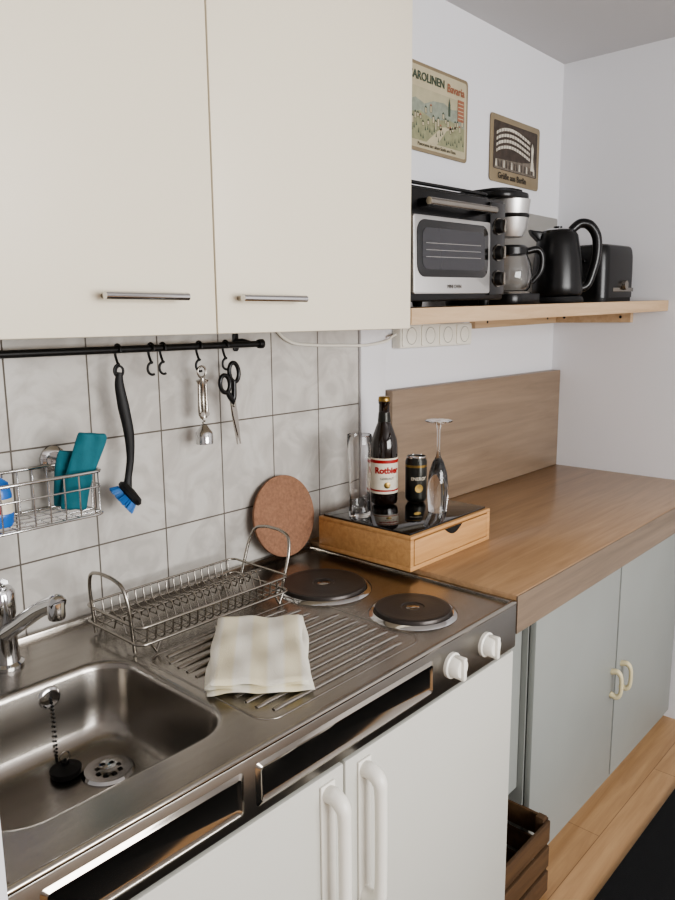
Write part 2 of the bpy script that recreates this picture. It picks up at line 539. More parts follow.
# ------------------------------------------------------------ faucet
f = group("faucet", (.474, -.085, ZT))
lathe(f, "base", [(0, 0.0004), (.028, .0004), (.028, .006), (.023, .010), (.021, .04), (.021, .085), (.023, .09), (.023, .125), (.019, .132), (0, .134)], M_chrome, seg=36)
tube(f, "spout", [(0, -.010, .060), (.004, -.05, .084), (.006, -.12, .126), (.008, -.170, .150), (.0085, -.180, .150)], [.014, .013, .0125, .0125, .012], M_chrome, seg=18, smooth=8)
lathe(f, "aerator", [(0, -.012), (.0115, -.012), (.0125, -.008), (.0125, .014), (0, .016)], M_chrome, (.008, -.172, .138), seg=24)
tube(f, "lever", [(0, .0, .13), (-.004, -.005, .142), (-.012, -.03, .152), (-.02, -.07, .166)], [.014, .011, .008, .006], M_chrome, seg=12, smooth=6, flat=.6)

# ------------------------------------------------------------ wooden countertop + splash
WZ = .842
WX = X1 + .0025
box(None, "wooden_countertop", WX, XR - .001, -.576, -.001, WZ - .080, WZ, M_counter, .003)
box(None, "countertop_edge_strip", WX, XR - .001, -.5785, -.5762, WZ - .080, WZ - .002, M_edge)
bs = box(None, "wooden_backsplash", 1.556, XR - .001, -.035, -.001, WZ + .0005, 1.189, M_splash, .0015)

b2 = group("base_cabinet")
CY = -.47
box(b2, "side_left", 1.52, 1.538, CY, -.01, 0, .760, M_grey)
box(b2, "side_right", 2.52, 2.538, CY, -.01, 0, .760, M_grey)
box(b2, "divider", 2.022, 2.040, CY, -.01, .02, .760, M_grey)
box(b2, "floor_panel", 1.538, 2.52, CY, -.01, .02, .038, M_grey)
box(b2, "back_panel", 1.538, 2.52, -.02, -.01, .038, .76, M_grey)
box(b2, "plinth", 1.52, 2.538, CY - .002, CY + .012, 0, .04, M_grey)
box(b2, "top_rail", 1.52, 2.538, CY - .002, CY + .012, .735, .760, M_grey)
box(b2, "door_left", 1.523, 2.024, CY - .019, CY - .003, .03, .742, M_grey, .002)
box(b2, "door_right", 2.034, 2.536, CY - .019, CY - .003, .03, .742, M_grey, .002)
for i, x in enumerate((1.998, 2.068)):
    y = CY - .019
    tube(b2, "handle_%d" % (i + 1), [(x, y, .375), (x, y - .018, .378), (x, y - .028, .365), (x, y - .030, .34), (x, y - .028, .315), (x, y - .018, .302), (x, y, .305)],
         [.009, .008, .006, .0055, .006, .008, .009], M_cream, seg=12, smooth=5)
box(None, "cabinet_filler_panel", X1 + .002, 1.517, -.455, -.44, .24, .760, M_grey)

# crate in the niche
cr = group("wooden_crate", (1.392, -.415, 0))
for (sx, sy) in ((-1, -1), (1, -1), (-1, 1), (1, 1)):
    box(cr, "corner_post", sx * .112 - .010, sx * .112 + .010, sy * .115 - .010, sy * .115 + .010, .003, .205, M_crate, .001)
for k in range(3):
    z = .008 + k * .067
    for s in (-1, 1):
        box(cr, "slat_long", -.122, .122, s * .130 - .004, s * .130 + .004, z, z + .054, M_crate, .001)
        box(cr, "slat_short", s * .1265 - .004, s * .1265 + .004, -.125, .125, z, z + .054, M_crate, .001)
for k in range(4):
    box(cr, "bottom_slat", -.122, .122, -.115 + k * .06, -.07 + k * .06, .003, .010, M_crate)

# rug
rg = group("floor_rug")
box(rg, "pile", .10, 2.40, -1.95, -.645, .0005, .010, M_rug, .003)

# ------------------------------------------------------------ shelf
TS = .0225
def zs(x): return 1.399 + (x - 1.252) * TS
sh = group("wall_shelf")
th = .034
bm = bmesh.new()
P = [(1.252, -.320), (XR - .001, -.397), (XR - .001, -.001), (1.252, -.016), ]
top = [bm.verts.new((x, y, zs(x))) for x, y in P]
bot = [bm.verts.new((x, y, zs(x) - th)) for x, y in P]
bm.faces.new(top); bm.faces.new(bot[::-1])
for i in range(4):
    j = (i + 1) % 4
    bm.faces.new((top[i], bot[i], bot[j], top[j]))
bmesh.ops.bevel(bm, geom=bm.edges[:], offset=.0015, segments=2, affect='EDGES')
fin(bm, "board", M_shelf, sh)
def rail(nm, p0, p1, w, off):
    bm = bmesh.new()
    vs = []
    for (x, y) in (p0, p1):
        z1 = zs(x) - th - .0005
        for dz in (0, -.036):
            vs.append((x, y, z1 + dz)); vs.append((x + off[0], y + off[1], z1 + dz))
    V = [bm.verts.new(q) for q in vs]
    for q in ((0, 1, 3, 2), (4, 6, 7, 5), (0, 4, 5, 1), (2, 3, 7, 6), (0, 2, 6, 4), (1, 5, 7, 3)):
        bm.faces.new([V[i] for i in q])
    bmesh.ops.bevel(bm, geom=bm.edges[:], offset=.001, segments=1, affect='EDGES')
    fin(bm, nm, M_shelf, sh)
rail("wall_batten_back", (1.98, -.001), (XR - .022, -.001), 0, (0, -.02))
rail("wall_batten_side", (XR - .001, -.001), (XR - .001, -.285), 0, (-.02, 0))
for x in (2.05, 2.45):
    lathe(sh, "screw", [(0, .001), (.004, .001), (.005, 0)], M_blackmetal, (x, -.0212, zs(x) - th - .018), (rad(90), 0, 0), seg=12)
for y in (-.05, -.25):
    lathe(sh, "screw", [(0, .001), (.004, .001), (.005, 0)], M_blackmetal, (XR - .0212, y, zs(XR) - th - .018), (0, rad(-90), 0), seg=12)

ROT = (0, -TS, 0)
# ------------------------------------------------------------ mini oven
OX0, OX1 = 1.262, 1.645
ov = group("toaster_oven", ((OX0 + OX1) / 2, -.17, zs((OX0 + OX1) / 2) + .0006), ROT)
hw = (OX1 - OX0) / 2
yf = -.135
for sx in (-1, 1):
    for sy in (-1, 1):
        lathe(ov, "foot", [(0, 0), (.012, 0), (.014, .014), (0, .014)], M_black, (sx * (hw - .03), sy * .10, 0), seg=16)
box(ov, "body", -hw, hw, yf + .012, .13, .013, .245, M_blackmat, .012, 3)
box(ov, "front_bezel", -hw, hw, yf, yf + .016, .013, .243, M_black, .005)
dx0, dx1 = -hw + .006, hw - .078
extrude(ov, "door_steel", rrect((dx0 + dx1) / 2, .108, dx1 - dx0, .160, .006), .010, M_ovensteel, Matrix.Translation((0, yf, 0)) @ XZ, .002)
extrude(ov, "door_window", rrect((dx0 + dx1) / 2, .121, dx1 - dx0 - .022, .116, .026), .002, M_blackgloss, Matrix.Translation((0, yf - .0095, 0)) @ XZ, .0005)
extrude(ov, "door_glass", rrect((dx0 + dx1) / 2, .121, dx1 - dx0 - .056, .084, .018), .001, M_ovenglass, Matrix.Translation((0, yf - .0112, 0)) @ XZ)
for k in range(3):
    tube(ov, "rack_line", [(dx0 + .04, yf - .0124, .104 + .014 * k), (dx1 - .045, yf - .0124, .106 + .014 * k)], .0007, M_ovensteel, seg=6)
tube(ov, "door_handle", [(dx0 + .02, yf - .034, .212), (dx1 - .02, yf - .034, .212)], .0075, M_wire, seg=16)
for x in (dx0 + .035, dx1 - .035):
    box(ov, "handle_mount", x - .007, x + .007, yf - .034, yf + .002, .204, .220, M_black, .002)
text(ov, "maker_mark", "MINI OVEN", .011, M_ink, (dx0 + dx1) / 2, yf - .0105, .043)
box(ov, "control_panel", dx1 + .006, hw - .004, yf - .006, yf + .001, .024, .236, M_blackgloss, .003)
kx = (dx1 + .006 + hw - .004) / 2
for z in (.062, .122, .182):
    lathe(ov, "control_knob", [(0, 0), (.017, 0), (.016, .012), (.014, .015), (0, .015)], M_black, (kx, yf - .006, z), (rad(90), 0, 0), seg=28)
    lathe(ov, "knob_ring", [(.0172, 0), (.0195, 0), (.0192, .003), (.0172, .003)], M_wire, (kx, yf - .006, z), (rad(90), 0, 0), seg=28)
    box(ov, "knob_grip", -.003, .003, -.014, .014, .012, .021, M_wire, .001, loc=(kx, yf - .006, z), rot=(rad(90), 0, 0))
for k in range(6):
    box(ov, "side_vent", hw - .0005, hw + .0008, -.05, .06, .10 + k * .015, .106 + k * .015, M_dark)
box(ov, "baking_tray", -hw + .02, hw - .03, -.11, .10, .2455, .252, M_blackmetal, .003)
tube(ov, "baking_tray_rim", [(p[0], p[1], .257) for p in rrect(-.005, -.005, 2 * hw - .05, .21, .02)], .004, M_blackmetal, cyc=True)

# ------------------------------------------------------------ coffee maker
cx = 1.815
cm = group("coffee_maker", (cx, -.175, zs(cx) + .0006), ROT)
extrude(cm, "base", rrect(.0, 0, .165, .23, .04), .028, M_black, None, .004)
lathe(cm, "warming_plate", [(0, .0325), (.056, .0325), (.058, .028)], M_steel, (.012, -.045, 0), seg=40)
extrude(cm, "rear_tower", rrect(-.005, .075, .14, .07, .02), .25, M_ovensteel, Matrix.Translation((0, 0, .027)), .003)
extrude(cm, "top_housing", rrect(-.005, .012, .150, .195, .05), .018, M_black, Matrix.Translation((0, 0, .268)), .005)
extrude(cm, "lid", rrect(-.010, .010, .13, .17, .05), .008, M_blackmat, Matrix.Translation((0, 0, .2855)), .003)
lathe(cm, "filter_holder", [(0, .175), (.036, .175), (.046, .195), (.055, .268), (0, .268)], M_ovensteel, (.012, -.04, 0), seg=40)
lathe(cm, "filter_ring", [(.0485, .222), (.052, .225), (.053, .230), (.0505, .233)], M_black, (.012, -.04, 0), seg=40)
lathe(cm, "carafe", [(0, .034), (.046, .034), (.054, .043), (.059, .075), (.055, .105), (.044, .132), (.043, .137), (.041, .137), (.042, .131), (.053, .104), (.057, .075), (.052, .045), (.045, .037), (0, .037)], M_glass, (.012, -.045, 0), seg=40)
lathe(cm, "carafe_band", [(.0445, .128), (.047, .130), (.047, .146), (.038, .153), (0, .155)], M_black, (.012, -.045, 0), seg=40)
tube(cm, "carafe_handle", [(.045, -.078, .138), (.064, -.097, .142), (.073, -.106, .124), (.072, -.103, .085), (.056, -.086, .055)], [.009, .009, .008, .008, .006], M_black, seg=12, smooth=6)

gb = extrude(None, "grey_board", rrect(2.315, 1.568, .40, .292, .008), .008, M_board, Matrix.Translation((0, -.004, 0)) @ XZ, .001)

# ------------------------------------------------------------ kettle
kx_ = 2.035
kt = group("electric_kettle", (kx_, -.255, zs(kx_) + .0006), (0, -TS, rad(-48)))
lathe(kt, "power_base", [(0, 0), (.072, 0), (.074, .006), (.070, .016), (.06, .019), (0, .019)], M_blackmat, seg=44)
lathe(kt, "body", [(0, .0195), (.066, .0195), (.070, .026), (.070, .05), (.067, .11), (.061, .155), (.056, .185), (.051, .193), (0, .195)], M_black, seg=48)
lathe(kt, "lid", [(.049, .1935), (.046, .200), (.030, .205), (.012, .207), (.012, .212), (0, .213)], M_blackgloss, seg=40)
extrude(kt, "spout", [(-.045, .160), (-.076, .192), (-.081, .205), (-.068, .202), (-.040, .198)], .036, M_black, Matrix.Translation((0, .018, 0)) @ XZ, .005)
tube(kt, "handle", [(.038, 0, .200), (.062, 0, .218), (.090, 0, .212), (.110, 0, .18), (.111, 0, .13), (.100, 0, .082), (.086, 0, .048), (.064, 0, .038)],
     [.012, .013, .014, .0135, .013, .012, .012, .012], M_black, seg=16, smooth=7)
box(kt, "water_gauge", .0, .006, -.007, .007, .05, .15, M_ovenglass, .002, loc=(.0575, -.03, 0), rot=(0, rad(-5), rad(-28)))

# ------------------------------------------------------------ toaster
tx = 2.375
to = group("toaster", (tx, -.225, zs(tx) + .0006), ROT)
bm = bmesh.new()
ptop = rrect(0, 0, .24, .155, .035, 8)
Ls = []
for s, z in ((1, .012), (1, .10), (.99, .14), (.965, .158), (.92, .168), (.85, .172)):
    Ls.append([bm.verts.new((p[0] * (1 - (1 - s) * .6), p[1] * s, z)) for p in ptop])
for A, B in zip(Ls[:-1], Ls[1:]):
    for i in range(len(A)):
        j = (i + 1) % len(A)
        bm.faces.new((A[i], A[j], B[j], B[i]))
bm.faces.new(Ls[0][::-1]); bm.faces.new(Ls[-1])
fin(bm, "body", M_black, to, angle=30)
extrude(to, "base", rrect(0, 0, .232, .148, .03), .013, M_blackmat)
for y in (-.032, .032):
    box(to, "slot", -.075, .075, y - .012, y + .012, .1715, .1732, M_dark)
    box(to, "slot_rim", -.08, .08, y - .017, y - .013, .171, .1745, M_wire, .0005)
    box(to, "slot_rim", -.08, .08, y + .013, y + .017, .171, .1745, M_wire, .0005)
box(to, "lever_track", -.1212, -.1195, -.005, .005, .045, .14, M_dark)
box(to, "lever", -.142, -.119, -.020, .020, .118, .130, M_blackgloss, .003)
lathe(to, "browning_knob", [(0, 0), (.016, 0), (.014, .012), (0, .013)], M_wire, (.02, -.0775, .05), (rad(90), 0, 0), seg=24)
box(to, "side_band", -.06, .10, -.0792, -.077, .030, .042, M_wire, .0005)

# ------------------------------------------------------------ outlet strip + cable
ot = group("power_outlet", (1.770, -.001, 1.331))
box(ot, "back_plate", -.175, .175, -.030, 0, -.032, .032, M_socket, .004)
for i in range(4):
    x = -.131 + i * .087
    extrude(ot, "socket_frame_%d" % i, rrect(x, 0, .078, .056, .006), .004, M_socket, Matrix.Translation((0, -.0295, 0)) @ XZ, .001)
    lathe(ot, "socket_well_%d" % i, [(.023, .0042), (.0215, .0045), (.020, .001), (0, .0008)], M_socket, (x, -.0302, 0), (rad(90), 0, 0), seg=28)
    lathe(ot, "socket_ring_%d" % i, [(.0232, .0043), (.0225, .0048), (.0215, .0046)], M_board, (x, -.0302, 0), (rad(90), 0, 0), seg=28)
    for s in (-1, 1):
        lathe(ot, "socket_hole", [(0, .0016), (.0028, .0016), (.0028, .001)], M_dark, (x + s * .0095, -.0305, 0), (rad(90), 0, 0), seg=10)
tube(None, "power_cable", [(1.150, -.012, 1.39), (1.165, -.012, 1.352), (1.21, -.012, 1.326), (1.28, -.012, 1.318), (1.38, -.012, 1.314), (1.47, -.019, 1.312), (1.545, -.021, 1.320), (1.575, -.019, 1.332), (1.598, -.014, 1.336)], .0036, M_socket, smooth=8)

# ------------------------------------------------------------ posters
def plate(name, cx, cz, w_, h_, m, ang=0):
    g = group(name, (cx, -.003, cz), (0, ang, 0))
    extrude(g, "plate", rrect(0, 0, w_, h_, .012), .003, m, Matrix.Translation((0, .001, 0)) @ XZ, .0008)
    return g
def flat(g, nm, pts, m, k):
    y = -.0021 - .0002 * k
    bm = bmesh.new()
    bm.faces.new([bm.verts.new((p[0], y, p[1])) for p in pts])
    return fin(bm, nm, m, g, smooth=False)
def line(g, nm, pts, w_, m, k):
    y = -.0021 - .0002 * k
    bm = bmesh.new()
    for (a, b) in zip(pts[:-1], pts[1:]):
        d = Vector((b[0] - a[0], b[1] - a[1])); n = Vector((-d.y, d.x)).normalized() * w_ / 2
        bm.faces.new([bm.verts.new((q[0], y, q[1])) for q in ((a[0] - n.x, a[1] - n.y), (b[0] - n.x, b[1] - n.y), (b[0] + n.x, b[1] + n.y), (a[0] + n.x, a[1] + n.y))])
    fin(bm, nm, m, g, smooth=False)
p1 = plate("wall_poster", 1.787, 1.930, .305, .222, M_tan)
flat(p1, "paper", rrect(0, 0, .287, .204, .008), M_paper, 1)
M_sky = mat("print_sky", C(170, 164, 138), .6, var=.08, vscale=30)
flat(p1, "sky", [(-.135, -.03), (.135, -.03), (.135, .050), (-.135, .050)], M_sky, 2)
flat(p1, "hills", [(-.135, -.03), (-.135, .01), (-.10, .022), (-.06, .012), (-.02, .026), (.03, .030), (.07, .02), (.10, .024), (.135, .012), (.135, -.03)], M_slate, 3)
flat(p1, "meadow", [(-.135, -.083), (.135, -.083), (.135, -.022), (.06, -.010), (-.02, -.022), (-.08, -.008), (-.135, -.02)], M_green, 4)
flat(p1, "road", [(-.05, -.083), (.0, -.083), (.045, -.04), (.10, -.024), (.09, -.022), (.02, -.035)], M_paper, 5)
for i in range(22):
    x = -.13 + i * .0118
    hh = .008 + random.random() * .014
    zb = -.048 + random.random() * .045
    flat(p1, "house_%d" % i, [(x, zb), (x + .009, zb), (x + .009, zb + hh), (x, zb + hh)], M_paper if i % 2 else M_sky, 5)
    flat(p1, "roof_%d" % i, [(x - .001, zb + hh), (x + .010, zb + hh), (x + .0045, zb + hh + .006)], M_roof if i % 4 == 0 else M_inkg, 6)
    line(p1, "house_line_%d" % i, [(x, zb), (x + .009, zb), (x + .009, zb + hh), (x, zb + hh), (x, zb)], .0008, M_ink, 7)
for i in range(26):
    x = -.13 + i * .0102
    zb = -.078 + random.random() * .03
    flat(p1, "tree_%d" % i, [(x, zb), (x + .006, zb), (x + .003, zb + .010 + random.random() * .006)], M_inkg, 6)
flat(p1, "church_tower", [(.052, .0), (.062, .0), (.062, .030), (.057, .048), (.052, .030)], M_inkg, 7)
flat(p1, "red_label", [(.098, -.005), (.130, -.005), (.130, .052), (.098, .052)], M_roof, 7)
for k in range(5):
    line(p1, "label_line_%d" % k, [(.101, .003 + k * .010), (.127, .003 + k * .010)], .0022, M_paper, 8)
text(p1, "title", "CAROLINEN", .030, M_inkg, -.052, -.0040, .076, bold=.0006)
text(p1, "title_right", "Bavaria", .030, M_roof, .088, -.0040, .072, bold=.0006)
text(p1, "subtitle", "Panorama der alten Stadt am Fluss", .013, M_ink, 0, -.0040, -.092)
p2 = plate("wall_poster", 2.222, 1.888, .31, .195, M_tan)
M_sepia = mat("print_sepia", C(66, 56, 48), .5, var=.35, vscale=40)
M_light = mat("print_light", C(196, 190, 176), .5, var=.2, vscale=60)
M_greyp = mat("print_grey", C(112, 104, 94), .6, var=.3, vscale=70)
flat(p2, "photo", rrect(0.0, .010, .275, .140, .006), M_sepia, 1)
for r_i in range(4):
    z0_ = -.012 + r_i * .016
    pts = [(-.120 + .21 * t / 14, z0_ + .020 * math.sin(math.pi * (t / 14) ** .8) + r_i * .001) for t in range(15)]
    flat(p2, "tier_%d" % r_i, pts + [(q[0], q[1] + .009) for q in pts[::-1]], M_light, 2)
for i in range(13):
    x = -.112 + i * .0160
    line(p2, "column_%d" % i, [(x, -.020), (x + .004, .062)], .0025, M_sepia, 3)
flat(p2, "street", [(-.13, -.058), (.13, -.058), (.12, -.012), (.04, -.024), (-.12, -.030)], M_greyp, 2)
for i in range(16):
    x = -.125 + i * .016
    flat(p2, "crowd_%d" % i, [(x, -.052), (x + .009, -.052), (x + .007, -.030 - .008 * random.random()), (x + .002, -.030)], M_sepia if i % 3 else M_light, 4)
flat(p2, "statue", [(.095, -.04), (.118, -.04), (.112, .0), (.114, .03), (.104, .045), (.098, .03), (.100, 0)], M_light, 5)
text(p2, "caption", "Grüße aus Berlin", .026, M_ink, -.02, -.0036, -.078, bold=.0004)

# ------------------------------------------------------------ drawer box with glass top
BX0, BX1, BY0, BY1 = 1.230, 1.552, -.340, -.070
BZ = WZ + .0006
dbx = group("wooden_drawer_box")
box(dbx, "bottom_panel", BX0, BX1, BY0, BY1, BZ, BZ + .010, M_bamboo, .001)
box(dbx, "side_left", BX0, BX0 + .012, BY0, BY1, BZ + .010, BZ + .070, M_bamboo, .001)
box(dbx, "side_right", BX1 - .012, BX1, BY0, BY1, BZ + .010, BZ + .070, M_bamboo, .001)
box(dbx, "side_back", BX0 + .012, BX1 - .012, BY1 - .012, BY1, BZ + .010, BZ + .070, M_bamboo, .001)
box(dbx, "top_panel", BX0, BX1, BY0, BY1, BZ + .0702, BZ + .078, M_bamboo, .001)
box(dbx, "glass_top", BX0 + .008, BX1 - .008, BY0 + .008, BY1 - .008, BZ + .078, BZ + .0825, M_blackgloss, .001)
box(dbx, "drawer_front", BX0 + .0135, BX1 - .0135, BY0 - .001, BY0 + .012, BZ + .012, BZ + .068, M_bamboo, .0015)
xm = (BX0 + BX1) / 2
extrude(dbx, "drawer_pull", [(xm - .035 + .07 * t / 10, BZ + .068 - .016 * math.sin(math.pi * t / 10) + .0) for t in range(11)], .0012, M_dark, Matrix.Translation((0, BY0 - .001, 0)) @ XZ)
TB = BZ + .0831

bt = group("beer_bottle", (1.412, -.122, TB), (0, 0, rad(-38)))
lathe(bt, "glass_body", [(0, .002), (.026, 0), (.0315, .003), (.0335, .010), (.0335, .145), (.031, .163), (.022, .188), (.0155, .205), (.0138, .222), (.0132, .248), (.0145, .250), (.0145, .256), (.0128, .258), (.0128, .262), (0, .262)], M_bottle, seg=48)
lathe(bt, "cap", [(.0138, .2515), (.0150, .2565), (.0142, .264), (.012, .2665), (0, .267)], M_gold, seg=21)
lathe(bt, "label_body", [(.0336, .030), (.0340, .0302), (.0340, .118), (.0336, .1182)], M_cream2, seg=48)
lathe(bt, "label_band", [(.03405, .106), (.0343, .1062), (.0343, .114), (.03405, .1142)], M_red, seg=48)
lathe(bt, "label_line", [(.03405, .036), (.0343, .0362), (.0343, .040), (.03405, .0402)], M_red, seg=48)
lathe(bt, "label_neck", [(.0157, .205), (.0160, .2052), (.0142, .226), (.0138, .228)], M_cangrey, seg=40)
def curv(R, zc):
    def fn(px, py, pz):
        a = px / R - math.pi / 2
        return (math.cos(a) * (R + pz), math.sin(a) * (R + pz), zc + py)
    return fn
text(bt, "label_text", "Rotbier", .021, M_red, 0, 0, 0, curv(.0345, .088), bold=.0009)
text(bt, "label_small", "GEBRAUT", .008, M_ink, 0, 0, 0, curv(.0343, .068))
lathe(bt, "label_seal", [(0, .0005), (.007, .0005), (.008, 0)], M_gold, (0, -.0342, .052), (rad(90), 0, 0), seg=20)

cn = group("drink_can", (1.485, -.166, TB), (0, 0, rad(-38)))
lathe(cn, "can_body", [(0, .002), (.020, .002), (.022, 0), (.0265, .006), (.0270, .010), (.0270, .102), (.0235, .110), (.0238, .113), (.0222, .113), (.0218, .110), (0, .110)], M_cangrey, seg=44)
lathe(cn, "can_rim", [(.0236, .1102), (.0242, .112), (.0238, .1145), (.0225, .1145), (.0222, .1112), (0, .1112)], M_chrome, seg=44)
lathe(cn, "can_band", [(.02705, .088), (.0273, .0882), (.0273, .094), (.02705, .0942)], M_gold, seg=44)
text(cn, "can_text", "ENERGY", .011, M_cream2, 0, 0, 0, curv(.0272, .060), bold=.0003)
lathe(cn, "can_emblem", [(0, .0006), (.010, .0006), (.0105, 0)], M_gold, (0, -.0268, .036), (rad(90), 0, 0), seg=24)
extrude(cn, "can_tab", rrect(0, -.004, .012, .018, .005), .001, M_chrome, Matrix.Translation((0, 0, .1118)))

fl = group("champagne_flute", (1.430, -.270, TB))
lathe(fl, "glass", [(.0215, 0), (.0245, .035), (.0245, .065), (.021, .095), (.013, .120), (.0055, .133), (.0036, .150), (.0036, .195), (.006, .208), (.018, .2135), (.031, .2155), (.0325, .217), (.031, .2185), (.012, .2185), (0, .2180)], M_glass, seg=40)
lathe(fl, "inner_glass", [(.0203, .0003), (.0232, .035), (.0232, .065), (.0198, .094), (.012, .117), (.004, .127), (0, .129)], M_glass, seg=40)

tg = group("beer_glass", (1.280, -.155, TB))
lathe(tg, "glass", [(0, .0005), (.024, .0005), (.0255, .004), (.0245, .02), (.0235, .06), (.026, .12), (.0285, .16), (.0285, .190), (.0277, .192), (.0268, .190), (.0268, .160), (.0243, .12), (.0217, .06), (.0217, .016), (.018, .011), (0, .010)], M_glass, seg=44)

ck = lathe(None, "cork_trivet", [(0, 0), (.091, 0), (.094, .002), (.094, .008), (.091, .010), (0, .010)], M_cork, (1.150, -.032, ZT + .104), (rad(80), 0, 0), seg=64)

# ------------------------------------------------------------ dish rack
dr = group("dish_rack")
rx0, rx1, ry0, ry1, rz = .632, .975, -.232, -.060, ZT + .022
W = []
W.append(([(p[0], p[1], rz) for p in rrect((rx0 + rx1) / 2, (ry0 + ry1) / 2, rx1 - rx0, ry1 - ry0, .015, 5)], .0028, True))
W.append(([(p[0], p[1], rz + .030) for p in rrect((rx0 + rx1) / 2, (ry0 + ry1) / 2, rx1 - rx0, ry1 - ry0, .015, 5)], .0024, True))
for i in range(19):
    x = rx0 + .016 + i * (rx1 - rx0 - .032) / 18
    W.append(([(x, ry0, rz + .030), (x, ry0 + .004, rz + .004), (x, ry0 + .012, rz - .002), (x, -.165, rz - .002), (x, -.155, rz + .022), (x, -.146, rz + .026), (x, -.137, rz + .022), (x, -.127, rz - .002), (x, ry1 - .012, rz - .002), (x, ry1 - .004, rz + .004), (x, ry1, rz + .030)], .0016, False))
for y in (-.20, -.146, -.09):
    W.append(([(rx0, y, rz - .004 if y != -.146 else rz + .022), (rx1, y, rz - .004 if y != -.146 else rz + .022)], .0018, False))
def arch_pts(x, lean, hwid, hh):
    ym = (ry0 + ry1) / 2
    z0_ = ZT + .0035
    raw = [(ym - hwid, 0), (ym - hwid, .35), (ym - hwid * .98, .70), (ym - hwid * .80, .93), (ym - hwid * .4, 1), (ym, 1.01), (ym + hwid * .4, 1), (ym + hwid * .80, .93), (ym + hwid * .98, .70), (ym + hwid, .35), (ym + hwid, 0)]
    return catmull([(x + lean * s, y, z0_ + s * hh) for (y, s) in raw], 5)
for x, ln in ((rx0 + .004, -.010), (rx1 - .004, .040)):
    W.append((arch_pts(x, ln, .062, .122), .0033, False))
for x in (rx0 + .03, rx1 - .03):
    for y in (ry0, ry1):
        W.append(([(x - .01, y, rz), (x, y, ZT + .0035), (x + .01, y, rz)], .0028, False))
wires(dr, "wire_frame", W, M_wire)

# ------------------------------------------------------------ towel
tw = group("dish_towel", (.765, -.378, ZT + .0042), (0, 0, rad(47)))
def towel_mat():
    m = mat("towel_cloth", C(232, 226, 208), .95, bump=.6, bscale=500, sheen=.3)
    nt = m.node_tree
    b = nt.nodes["Principled BSDF"]
    tc = nt.nodes.new("ShaderNodeTexCoord")
    wv = nt.nodes.new("ShaderNodeTexWave")
    wv.wave_type = 'BANDS'
    wv.bands_direction = 'Y'
    wv.inputs["Scale"].default_value = 6
    wv.inputs["Distortion"].default_value = .3
    nt.links.new(tc.outputs["Object"], wv.inputs["Vector"])
    r = nt.nodes.new("ShaderNodeValToRGB")
    r.color_ramp.elements[0].position = .35
    r.color_ramp.elements[1].position = .65
    r.color_ramp.elements[0].color = C(233, 224, 194)
    r.color_ramp.elements[1].color = C(238, 234, 220)
    nt.links.new(wv.outputs["Fac"], r.inputs["Fac"])
    nt.links.new(r.outputs["Color"], b.inputs["Base Color"])
    return m
M_towel = towel_mat()
def cloth(parent, nm, lx, ly, z0, th_, ox, oy, ang, m, seed):
    rnd = random.Random(seed)
    ph = [rnd.random() * 6.28 for _ in range(6)]
    bm = bmesh.new()
    nx, ny = 36, 22
    def surf(u, v_, s):
        x = (u - .5) * lx; y = (v_ - .5) * ly
        x += .0035 * math.sin(9 * v_ + ph[0]); y += .003 * math.sin(8 * u + ph[1])
        e = min(u * lx, (1 - u) * lx, v_ * ly, (1 - v_) * ly)
        k = math.sqrt(max(0, 1 - (1 - min(1, e / .006)) ** 2))
        w_ = .0016 * math.sin(14 * u + 5 * v_ + ph[2]) + .0012 * math.sin(17 * v_ - 6 * u + ph[3])
        z = z0 + th_ / 2 + s * th_ / 2 * k + (w_ if z0 > .001 or s > 0 else 0)
        ca, sa = math.cos(ang), math.sin(ang)
        return (x * ca - y * sa + ox, x * sa + y * ca + oy, max(z, 0.0003))
    T = [[bm.verts.new(surf(i / nx, j / ny, 1)) for j in range(ny + 1)] for i in range(nx + 1)]
    B = [[T[i][j] if i in (0, nx) or j in (0, ny) else bm.verts.new(surf(i / nx, j / ny, -1)) for j in range(ny + 1)] for i in range(nx + 1)]
    for i in range(nx):
        for j in range(ny):
            bm.faces.new((T[i][j], T[i + 1][j], T[i + 1][j + 1], T[i][j + 1]))
            try: bm.faces.new((B[i][j], B[i][j + 1], B[i + 1][j + 1], B[i + 1][j]))
            except ValueError: pass
    return fin(bm, nm, m, parent, angle=80)
cloth(tw, "fold_bottom", .262, .160, 0, .007, 0, 0, .01, M_towel, 1)
cloth(tw, "fold_middle", .258, .156, .0065, .007, .002, .001, -.015, M_towel, 2)
cloth(tw, "fold_top", .254, .152, .0130, .008, -.002, .002, .02, M_towel, 3)

# ------------------------------------------------------------ utensil rail
rl = group("utensil_rail")
RZ, RY = 1.328, -.052
tube(rl, "rod", [(.30, RY, RZ), (1.075, RY, RZ)], .0066, M_blackmetal, seg=14)
lathe(rl, "end_cap", [(0, 0), (.009, 0), (.010, .004), (.010, .012), (0, .014)], M_blackmetal, (1.070, RY, RZ), (0, rad(90), 0), seg=18)
for x in (.34, 1.045):
    tube(rl, "bracket", [(x, -.0085, RZ + .004), (x, -.03, RZ + .006), (x, RY, RZ + .002)], .006, M_blackmetal, seg=12)
    extrude(rl, "bracket_plate", rrect(x, RZ + .004, .014, .040, .006), .004, M_blackmetal, Matrix.Translation((0, -.0065, 0)) @ XZ, .001)
def hook(parent, nm, x):
    pts = [(x, RY - .0095, RZ - .004)] + [(x, RY - .0093 * math.cos(rad(180 * t / 8)), RZ + .0093 * math.sin(rad(180 * t / 8))) for t in range(9)]
    pts += [(x, RY + .008, RZ - .012), (x, RY + .001, RZ - .026)]
    for t in range(9):
        a = rad(90 + 200 * t / 8)
        pts.append((x + .0104 * math.cos(a), RY - .002, RZ - .0375 + .0115 * math.sin(a)))
    tube(parent, nm, pts, .0024, M_blackmetal, seg=8, smooth=3)
for i, x in enumerate((.733, .803, .829, .914, .981)):
    hook(rl, "hook_%d" % (i + 1), x)
